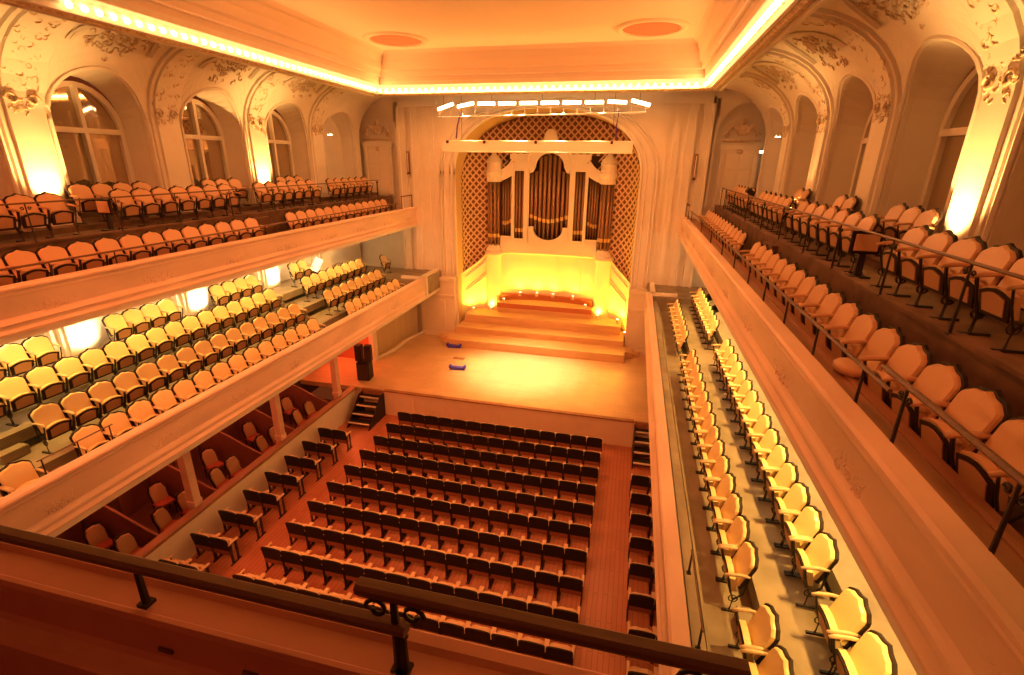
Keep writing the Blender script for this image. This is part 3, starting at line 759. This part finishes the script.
# ------------------------------------------------------------------ balcony chair
BO=[(-.235,.44),(-.248,.80),(-.235,.835),(-.16,.885),(-.07,.90),(0,.93),(.07,.90),(.16,.885),(.235,.835),(.248,.80),(.235,.44)]
def shear(mb,z0=.42,k=.34):
    mb.v=[(x,y-(z-z0)*k+.515*k,z) for x,y,z in mb.v]; return mb
def sc(p,f,c=(0,.69)): return [(c[0]+(x-c[0])*f,c[1]+(z-c[1])*f) for x,z in p]
def make_chair(uph,arm,label,folded=True):
    t=empty('balcony_chair'); tag(t,label,'chair')
    shear(MB().cushion(BO,.0,.06)).build('backrest',uph,t)
    b=MB(); b.prism(sc(BO,1.10),-.022,.014); shear(b).build('back_frame',DW,t)
    if folded:
        so=[(-.205,.31),(.205,.31),(.22,.54),(.1,.58),(0,.595),(-.1,.58),(-.22,.54)]
        b=MB(); b.prism(so,.19,.27); b.v=[(x,y+(z-.33)*.22,z) for x,y,z in b.v]; st=b.build('seat',uph,t)
        b=MB(); b.prism(sc(so,1.04,(0,.46)),.262,.285); b.v=[(x,y+(z-.33)*.22,z-.03) for x,y,z in b.v]; b.build('seat_frame',DW,st)
        b=MB(); b.prism(sc(so,.76,(0,.46)),.286,.297); b.v=[(x,y+(z-.33)*.22,z-.03) for x,y,z in b.v]; b.build('underside_panel',UND,st)
    else:
        b=MB(); b.m=Matrix.Translation((0,0,0))
        pts=[(-.2,.12),(.2,.12),(.215,.42),(.13,.50),(0,.53),(-.13,.50),(-.215,.42)]
        n=len(pts); b.add([(x,y,.38) for x,y in pts]+[(x,y,.45) for x,y in pts]+[(x*.8,.32+(y-.32)*.8,.48) for x,y in pts],
          [tuple(range(n))[::-1],tuple(range(2*n,3*n))]+[(i,(i+1)%n,n+(i+1)%n,n+i) for i in range(n)]+[(n+i,n+(i+1)%n,2*n+(i+1)%n,2*n+i) for i in range(n)]); b.build('seat',uph,t,True)
    for sg in (-1,1):
        x=sg*.266
        b=MB(); b.add([],[]); b.tube([(x,.08,.655),(x,.20,.665),(x,.34,.65),(x,.41,.625)],[.020,.026,.027,.020],6); b.v=[(a if abs(a-x)>9 else x+(a-x)*.85,y,z) for a,y,z in b.v]; b.build('armrest',arm,t,True)
        b=MB(); b.tube([(x,.36,.64),(x,.32,.45),(x,.24,.22),(x,.26,.03)],.013,5); b.tube([(x,.08,.66),(x,.12,.35),(x,.24,.22)],.013,5); b.box(x-.016,x+.016,.08,.36,0,.03)
        b.tube([(x,.24+.06*math.cos(a),.24+.06*math.sin(a)) for a in [k*PI/4 for k in range(9)]],.009,4)
        b.build('leg',IRON,t)
    return t
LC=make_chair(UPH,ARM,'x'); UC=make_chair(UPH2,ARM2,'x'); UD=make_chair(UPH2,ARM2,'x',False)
first={}
def put(proto,key,loc,rz,label,group):
    if key not in first:
        first[key]=1; proto.location=loc; proto.rotation_euler=(0,0,rz); proto['label']=label
        if group: proto['group']=group
    else: dup(proto,loc,rz,label,group)
def seatrow(kind,s,xb,zf,ys,desc,grp,near_first=True):
    """ys ordered from the camera to the stage"""
    n=len(ys)
    for i,y in enumerate(ys):
        k=n-i
        l='%s chair, %s from the stage end, %s'%('orange-lit' if kind=='U' else 'cream',ORD[k],desc)
        put(UC if kind=='U' else LC,kind,(xb,y,zf),(-PI/2 if s<0 else PI/2),l,grp)
def ar(a,b_,n): return [a+(b_-a)*i/(n-1) for i in range(n)]
UL='left upper balcony'; UR='right upper balcony'; LL='left lower balcony'; LR='right lower balcony'
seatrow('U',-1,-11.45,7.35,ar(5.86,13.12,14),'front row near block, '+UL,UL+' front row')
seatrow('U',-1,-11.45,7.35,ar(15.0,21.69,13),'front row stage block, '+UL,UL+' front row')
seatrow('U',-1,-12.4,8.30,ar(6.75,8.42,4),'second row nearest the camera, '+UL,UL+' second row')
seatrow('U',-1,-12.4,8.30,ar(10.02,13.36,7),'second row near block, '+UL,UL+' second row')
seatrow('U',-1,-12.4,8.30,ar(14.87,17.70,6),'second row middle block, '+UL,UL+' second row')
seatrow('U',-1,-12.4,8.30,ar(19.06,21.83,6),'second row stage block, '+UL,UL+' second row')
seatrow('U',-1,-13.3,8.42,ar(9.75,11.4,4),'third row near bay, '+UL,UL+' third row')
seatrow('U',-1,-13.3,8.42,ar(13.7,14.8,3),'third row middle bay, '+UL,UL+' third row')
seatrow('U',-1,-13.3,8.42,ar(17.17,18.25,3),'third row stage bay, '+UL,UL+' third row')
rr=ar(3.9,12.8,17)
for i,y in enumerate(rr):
    if i==4: put(UD,'UD',(3.0,y,7.35),PI/2,'orange-lit padded chair with its seat folded down, front row of the right upper balcony',None)
    else: put(UC,'U',(3.0,y,7.35),PI/2,'orange-lit chair, %s from the stage end, front row near block, '%ORD[len(rr)-i]+UR,UR+' front row')
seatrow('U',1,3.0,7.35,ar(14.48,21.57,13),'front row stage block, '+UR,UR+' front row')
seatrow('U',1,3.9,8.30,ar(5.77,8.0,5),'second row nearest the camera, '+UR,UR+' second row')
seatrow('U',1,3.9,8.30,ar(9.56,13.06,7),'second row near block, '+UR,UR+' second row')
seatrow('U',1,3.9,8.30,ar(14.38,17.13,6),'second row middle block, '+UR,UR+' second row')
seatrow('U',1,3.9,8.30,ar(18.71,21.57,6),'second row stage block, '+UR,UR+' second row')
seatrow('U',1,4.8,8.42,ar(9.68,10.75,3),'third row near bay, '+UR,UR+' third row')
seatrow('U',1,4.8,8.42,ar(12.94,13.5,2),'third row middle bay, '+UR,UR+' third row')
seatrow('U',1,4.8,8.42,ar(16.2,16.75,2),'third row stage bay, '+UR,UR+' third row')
# lower left
seatrow('L',-1,-10.3,3.93,ar(4.6,5.17,2),'front row beside the near gap, '+LL,LL+' front row')
seatrow('L',-1,-10.3,3.98,ar(6.41,13.85,14),'front row main block, '+LL,LL+' front row')
seatrow('L',-1,-10.3,3.98,ar(16.16,20.08,8),'front row stage block, '+LL,LL+' front row')
seatrow('L',-1,-11.2,4.36,ar(6.40,14.17,15),'second row main block, '+LL,LL+' second row')
seatrow('L',-1,-11.2,4.36,ar(16.22,20.13,8),'second row stage block, '+LL,LL+' second row')
seatrow('L',-1,-12.2,4.77,ar(5.45,14.3,17),'third row main block, '+LL,LL+' third row')
seatrow('L',-1,-12.2,4.77,ar(16.38,20.3,8),'third row stage block, '+LL,LL+' third row')
seatrow('L',-1,-13.1,5.16,ar(6.7,7.76,3),'fourth row nearest the camera, '+LL,LL+' fourth row')
seatrow('L',-1,-13.1,5.16,ar(9.58,11.13,4),'fourth row near block, '+LL,LL+' fourth row')
seatrow('L',-1,-13.1,5.16,ar(13.0,14.56,4),'fourth row middle block, '+LL,LL+' fourth row')
seatrow('L',-1,-13.1,5.16,ar(16.92,17.48,2),'fourth row stage block, '+LL,LL+' fourth row')
# lower right
seatrow('L',1,2.1,3.98,ar(3.9,5.07,3),'inner row nearest the camera, '+LR,LR+' inner row')
seatrow('L',1,2.1,3.98,ar(6.19,14.2,15),'inner row main block, '+LR,LR+' inner row')
seatrow('L',1,2.1,3.90,ar(16.23,20.3,8),'inner row stage block, '+LR,LR+' inner row')
seatrow('L',1,2.97,4.40,ar(3.95,5.14,3),'outer row nearest the camera, '+LR,LR+' outer row')
seatrow('L',1,2.97,4.40,ar(6.1,14.18,15),'outer row main block, '+LR,LR+' outer row')
seatrow('L',1,2.97,4.36,ar(16.2,20.7,9),'outer row stage block, '+LR,LR+' outer row')
put(LC,'L',(-12.0,22.3,4.6),-PI/2,'lone cream chair in the shaded stage-end corner of the left lower balcony',None)
# extra folding seats at row ends
for (x,y,z,rz,l) in ((3.62,8.95,8.30,PI,'framed orange-lit folding seat facing the camera at a row end, right upper balcony'),(-12.2,9.45,8.30,PI,'framed orange-lit folding seat facing the camera at a row end, left upper balcony')):
    t=empty('folding_seat',(x,y,z),rz); tag(t,l,'folding seat')
    MB().box(-.22,.22,-.02,.03,.38,.74,.01).build('seat_frame',DW,t); MB().box(-.17,.17,.03,.05,.43,.69,.008).build('panel',UPH2,t)
    b=MB(); b.box(-.05,.05,-.06,0,0,.5); b.box(-.15,.15,-.12,.1,0,.03); b.build('stand',IRON,t)
# ------------------------------------------------------------------ stalls chairs (facing the stage, +y)
SB=[(-.272,.38),(-.274,.80),(-.22,.835),(-.08,.85),(.08,.85),(.22,.835),(.274,.80),(.272,.38)]
t=empty('stall_seat'); tag(t,'x','chair')
b=MB(); b.prism(SB,-.03,.0); shear(b,.42,.16).build('backrest',BLK,t)
b=MB(); b.cushion(sc(SB,.90,(0,.63)),.0,.06); shear(b,.42,.16).build('back_cushion',STC,t,True)
so=[(-.215,.34),(.215,.34),(.22,.58),(.12,.615),(0,.60),(-.12,.615),(-.22,.58)]
b=MB(); b.prism(so,.17,.25); b.v=[(x,y+(z-.33)*.2,z) for x,y,z in b.v]; st=b.build('seat',STC,t)
b=MB(); b.prism(sc(so,.96,(0,.46)),.251,.265); b.v=[(x,y+(z-.33)*.2,z) for x,y,z in b.v]; b.build('seat_underside',SUN,st)
b=MB(); b.box(-.25,.25,.05,.075,.30,.45); b.build('lower_rail',SUN,t)
for sg in (-1,1):
    x=sg*.262
    b=MB(); b.box(x-.03,x+.03,.02,.36,.62,.665,.012); b.build('armrest',STC,t)
    b=MB(); b.box(x-.012,x+.012,.06,.12,0,.6); b.box(x-.012,x+.012,.24,.3,0,.6); b.box(x-.014,x+.014,.0,.36,0,.03); b.build('leg',IRON,t)
SS=t
blocks=[]
for r in range(10):
    y=15.48-r*.917
    for c in range(14):
        x=-.61-.004*r-(13-c)*(.56+.0013*r)
        blocks.append((x,y,'row %s'%0,r,c,'c'))
for r in range(8):
    y=13.65-r*.925
    for c in range(2): blocks.append((-10.14+c*.56,y,0,r,c,'l'))
for r in range(9):
    y=13.58-r*.925
    for c in range(2): blocks.append((.97+c*.56,y,0,r,c,'r'))
for (x,y,_,r,c,k) in blocks:
    row=ORD[r+1]
    if k=='c': l='black-backed stalls seat, central block, %s row from the stage, %s from its right end'%(row,ORD[14-c]); g='stalls seats of the central block'
    elif k=='l': l='black-backed stalls seat, left pair %s from the stage, %s seat'%(row,'wall-side' if c==0 else 'aisle-side'); g='stalls seats along the left wall'
    else: l='black-backed stalls seat, right pair %s from the stage, %s seat'%(row,'aisle-side' if c==0 else 'wall-side'); g='stalls seats along the right wall'
    put(SS,'S',(x,y,0),0,l,g)
# ------------------------------------------------------------------ parterre boxes on the left
b=MB(); b.box(-10.72,-10.56,1,16.55,0,1.02); struct('wall_box_front',b,WHT)
b=MB(); b.box(1.95,2.1,1,16.55,0,1.02); struct('wall_box_front_right',b,WHT)
b=MB(); b.box(-10.78,-10.52,1,16.6,1.02,1.12,.02); struct('trim_box_rail',b,RW)
b=MB(); b.box(-14,-10.7,1,16.55,.0,.36); struct('floor_boxes',b,BOXD)
b=MB(); b.box(-13.4,-13.2,1,18,.2,3.7); struct('wall_boxes_back',b,BOXD)
b=MB()
for y in (7.2,9.1,10.9,12.8,14.6): b.box(-13.2,-13.14,y-.6,y+.3,.25,2.4,.02)
struct('trim_box_doors',b,BOXR)
for y,l in ((5.25,'nearest the camera'),(8.78,'second from the camera'),(12.28,'third from the camera'),(15.68,'beside the black speakers')):
    b=MB(); b.box(-10.95,-10.73,y-.11,y+.11,.2,3.7); b.box(-10.98,-10.7,y-.14,y+.14,1.12,1.3,.02); b.box(-10.98,-10.7,y-.15,y+.15,3.45,3.65,.02)
    o=b.build('box_column',FAS); tag(o,'square pale column of the boxes under the lower balcony, '+l,'column')
for y,l in ((5.9,'nearest the camera'),(7.63,'second from the camera'),(9.47,'third from the camera'),(11.37,'fourth from the camera'),(12.95,'fifth from the camera'),(15.06,'nearest the stage')):
    b=MB(); b.m=Matrix.Rotation(0,4,'Z')
    pts=[(-13.2,.22),(-10.8,.22),(-10.8,1.08)]+[(-10.8-2.4*t_,1.08+.75*(math.sin(t_*PI/2)**1.3)) for t_ in [k/8 for k in range(1,9)]]
    b.prism(pts,y-.03,y+.03); o=b.build('box_partition',BOXR); fixn(o); tag(o,'red curved-top partition between parterre boxes, '+l,'partition')
BPAD=mat('box_chair_pad',(.42,.24,.13),.6); RSEAT=mat('box_chair_seat',(.34,.07,.045),.7)
def box_chair(loc,rz,label,grp,proto=[None]):
    if proto[0] is None:
        t=empty('box_chair'); tag(t,label,'chair',grp); proto[0]=t
        o=[(-.19,.48),(-.20,.75),(-.15,.90),(0,.94),(.15,.90),(.20,.75),(.19,.48)]
        shear(MB().cushion(o,0,.05)).build('backrest',BPAD,t)
        b=MB(); b.cushion(sc(o,.98,(0,.7)),-.04,-.03); shear(b).build('back_pad',BPAD,t)
        b=MB(); b.prism(sc(o,1.14,(0,.7)),-.045,.01); shear(b).build('back_frame',DW,t)
        MB().box(-.22,.22,.06,.48,.40,.48,.03).build('seat',RSEAT,t)
        for sx_ in (-.19,.19):
            for y in (.08,.45):
                MB().tube([(sx_,y,.4),(sx_*1.05,y,0)],[.02,.013],6).build('leg',DW,t)
        t.location=loc; t.rotation_euler=(0,0,rz)
    else: dup(proto[0],loc,rz,label,grp)
for _x,_l in ((-2.13,'farther left'),(-1.62,'nearer the scrolled post')):
    o=MB(); o.box(_x-.045,_x+.045,1.374,1.388,7.60,7.625,.003); o=o.build('outlet_plate',BOXD); tag(o,'small dark plate on the rear parapet inner face, the one '+_l,'plate')
BX=[((6.45,7.21),7.4,'nearest the camera'),((8.18,8.95),9.14,'second from the camera'),((10.03,10.68),10.96,'third from the camera'),((11.93,12.6),12.72,'fourth from the camera'),((13.81,14.55),14.72,'fifth from the camera')]
for (fa,fb),bk,nm in BX:
    box_chair((-11.42,fa,.36),-PI/2+.12,'padded chair at the rail, camera-side, box '+nm,'chairs in the parterre boxes')
    box_chair((-11.42,fb,.36),-PI/2-.12,'padded chair at the rail, stage-side, box '+nm,'chairs in the parterre boxes')
    box_chair((-12.45,bk-.1,.36),-PI/2-.25,'red-seated chair at the back, box '+nm,'chairs in the parterre boxes')
# ------------------------------------------------------------------ stage side: steps, wing, speakers
def steps(x0,x1,label):
    t=empty('stage_steps',((x0+x1)/2,16.55,0)); tag(t,label,'steps')
    w=(x1-x0)/2
    for k in range(4):
        z=.22*(4-k); y=-.33*(k+1)+.02
        b=MB(); b.box(-w,w,y,y+.36,z-.035,z); o=b.build('tread',BLACK,t)
        b=MB(); b.box(-w,w,y-.012,y+.03,z-.04,z+.008); b.build('nosing',METW,o)
    b=MB(); 
    for sg in (-1,1):
        pts=[(-1.38,0),(-.02,0),(-.02,.98)]; 
        b.add([(sg*(w+.02)-.02,y,z) for y,z in [(-1.4,0),(-.02,0),(-.02,1.0),(-.3,1.0)]]+[(sg*(w+.02)+.02,y,z) for y,z in [(-1.4,0),(-.02,0),(-.02,1.0),(-.3,1.0)]],[(0,1,2,3),(7,6,5,4),(0,4,5,1),(1,5,6,2),(2,6,7,3),(3,7,4,0)])
    b.build('stringer',BLACK,t)
steps(-10.2,-9.3,'black wooden steps with pale nosings up to the stage, left end')
steps(.78,1.7,'black wooden steps with pale nosings up to the stage, right end')
b=MB(); b.box(-10.25,-9.3,16.5,16.62,.88,1.10); b.box(.75,2.0,16.5,16.62,.88,1.10); struct('trim_5',b,RW)
b=MB(); b.box(-13.4,-13.2,16.5,24,1.1,3.7); b.box(-13.4,-11.3,19.35,19.5,1.1,3.7); struct('wall_wing',b,mat('wing_red_paint',(.60,.20,.12),.6))
b=MB(); b.box(-11.35,-11.1,19.25,19.6,1.1,3.65,.02); struct('wall_wing_post',b,PL)
b=MB(); vs=[];fs=[]
for k in range(15):
    t_=k/14; x=-11.25+.65*t_+.22*math.sin(t_*PI*2)*.4; y=19.6+4.0*t_
    vs+=[(x-.25,y,1.1),(x-.25,y,3.65)]
for i in range(14): fs.append((2*i,2*i+1,2*i+3,2*i+2))
b.add(vs,fs); struct('wall_wing_panel',b,CURT)
b=MB(); pts=[]
for k in range(15):
    t_=k/14; pts.append((-11.15+.62*t_+.3*math.sin(t_*PI*2)*.4,19.5+4.0*t_,1.17))
b.tube(pts,.09,6); struct('baseboard_wing',b,PL,True)
t=empty('loudspeaker_cabinet',(-10.58,17.45,1.1),.15); tag(t,'large black loudspeaker cabinet standing at the left edge of the stage','loudspeaker')
MB().box(-.27,.27,-.25,.25,0,.8,.02).build('cabinet',BLACK,t); MB().box(-.23,.23,-.265,-.25,.05,.75,.005).build('grille',DARK,t)
for dx,l in ((-.2,'left'),(.23,'right')):
    t=empty('loudspeaker_box',(-10.62+dx,17.5,1.9),.15+dx*.3); tag(t,'slim black loudspeaker on top of the large cabinet, %s of two'%l,'loudspeaker')
    MB().box(-.14,.14,-.15,.15,0,.72,.02).build('cabinet',BLACK,t); MB().box(-.11,.11,-.16,-.15,.05,.67,.004).build('grille',DARK,t)
for (x,y,l) in ((-8.2,22.02,'beside the foot of the risers'),(-7.1,19.42,'further forward on the stage floor')):
    t=empty('blue_tray',(x,y,1.1),.12); tag(t,'small blue open tray '+l,'tray')
    b=MB(); b.box(-.33,.33,-.1,.1,0,.13,.01); b.build('base',BLUE,t)
    for sg in (-1,1): MB().box(sg*.33-.05,sg*.33+.05,-.1,.1,.08,.2,.01).build('raised_end',BLUE,t)
b=MB(); b.box(-7.75,-7.2,20.55,20.8,1.1,1.112); tag(b.build('floor_hatch',RW),'small brown hatch in the stage floor between the blue trays','hatch')
b=MB(); b.tube([(-10.2,19.1,1.11),(-9.5,18.85,1.11)],.02,5); tag(b.build('floor_cable',METW),'short pale cable lying on the stage floor by the left wing','cable')
# ------------------------------------------------------------------ small fixtures
def fixture(x,y,z,s,label,m=LAMPW):
    t=empty('wall_lamp',(x,y,z)); tag(t,label,'wall lamp')
    MB().box(-.05,.05,-.09,.09,-.04,.05,.015).build('housing',METW,t); MB().box(-.07,.07,-.07,.07,-.06,-.035,.005).build('lens',m,t)
fixture(X(-1,9.08),20.95,11.05,-1,'small bright emergency lamp on the last left pier'); fixture(X(1,9.08),20.95,11.0,1,'small bright emergency lamp on the last right pier')
t=empty('door_lamp',(5.03,23.8,10.5)); tag(t,'small glowing lamp over the door of the right upper balcony','lamp')
MB().box(-.16,.16,-.05,.05,-.05,.06,.01).build('housing',METW,t); MB().box(-.14,.14,-.06,-.05,-.04,.04).build('lens',LAMPW,t)
for s,nm in ((-1,'left'),(1,'right')):
    t=empty('wall_sconce',(X(s,6.65),23.62,9.9)); tag(t,'tall slim dark wall fixture %s of the organ arch'%nm,'sconce')
    MB().box(-.06,.06,-.05,.05,-.5,.5,.015).build('body',RW,t); MB().box(-.02,.03,-.065,-.05,-.45,.42,.005).build('tube',METW,t); MB().box(-.08,.08,-.07,.05,-.56,-.5,.01).build('cap',BOXD,t)
t=empty('spot_projector',(-12.95,18.15,5.55)); tag(t,'white projector box glowing on the fourth row of the left lower balcony','projector')
b=MB(); b.m=Matrix.Rotation(.5,4,'Z')@Matrix.Rotation(.5,4,'Y'); b.box(-.16,.16,-.2,.2,.0,.5,.02); b.build('body',mat('white_glow',(.9,.9,.85),.4,emis=(1,.8,.5),es=1.2),t)
b=MB(); b.box(-.08,.2,-.16,.16,-.35,-.05,.02); b.build('stand',BLACK,t)
for (x,y,l) in ((2.57,19.5,'farther'),(2.57,17.9,'nearer')):
    t=empty('spotlight',(x+.55,y,4.36)); tag(t,'black spotlight on a stand among the outer row, right lower balcony, the %s one'%l,'spotlight')
    b=MB(); b.m=Matrix.Translation((0,0,.85))@Matrix.Rotation(1.2,4,'X'); b.lathe([(0,-.2),(.1,-.2),(.14,-.1),(.15,.16),(.12,.16),(.12,.1)],12); b.build('head',BLACK,t)
    b=MB(); b.tube([(0,0,0),(0,0,.8)],.02,6); b.box(-.12,.12,-.12,.12,0,.03); b.build('stand',BLACK,t)
t=empty('security_camera',(-11.9,23.0,6.84)); tag(t,'small camera hanging from the soffit in the left lower corner','camera')
MB().box(-.06,.06,-.06,.06,-.25,0,.01).build('bracket',METW,t); MB().ell((0,-.05,-.32),(.1,.1,.1)).build('dome',BLACK,t,True)
t=empty('music_stand',(3.55,17.75,8.3)); tag(t,'black equipment stand by the rail, right upper balcony','stand')
b=MB(); b.tube([(0,0,0),(0,0,.86)],.02,6); b.build('pole',BLACK,t); b=MB(); b.m=Matrix.Translation((0,0,.86))@Matrix.Rotation(.6,4,'Y'); b.box(-.12,.12,-.16,.16,-.05,.1,.03); b.build('head',BLACK,t)
# ------------------------------------------------------------------ rear parapet in the foreground
b=MB(); 
prof=[(1.66,7.0),(1.66,7.66),(1.69,7.72),(1.69,7.77),(1.66,7.80),(1.60,7.80),(1.575,7.775),(1.44,7.775),(1.42,7.80),(1.395,7.80),(1.385,7.77),(1.39,7.55),(1.37,7.52),(1.30,7.50),(1.27,7.48),(1.27,6.9)]
vs=[];fs=[];m=len(prof)
for x in (-10.8,2.3):
    for y,z in prof: vs.append((x,y,z))
for k in range(m-1): fs.append((k,k+1,m+k+1,m+k))
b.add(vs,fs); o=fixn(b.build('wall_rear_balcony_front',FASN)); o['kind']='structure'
b=MB(); b.box(-10.8,6.5,-1,1.3,6.75,6.95); struct('floor_rear_balcony',b,RW)
rail('parapet_rail','broad high wooden handrail on scrolled iron posts, nearest the camera, right part',[(-1.02,1.46,8.255),(.56,1.46,8.255)],7.80,[.105,.94],flat=True,scr=True)
rail('parapet_rail','broad lower wooden handrail crossing the bottom left foreground',[(-6.0,1.46,8.065),(-.80,1.46,8.065)],7.80,[.2,.45,.715,.995],flat=True)
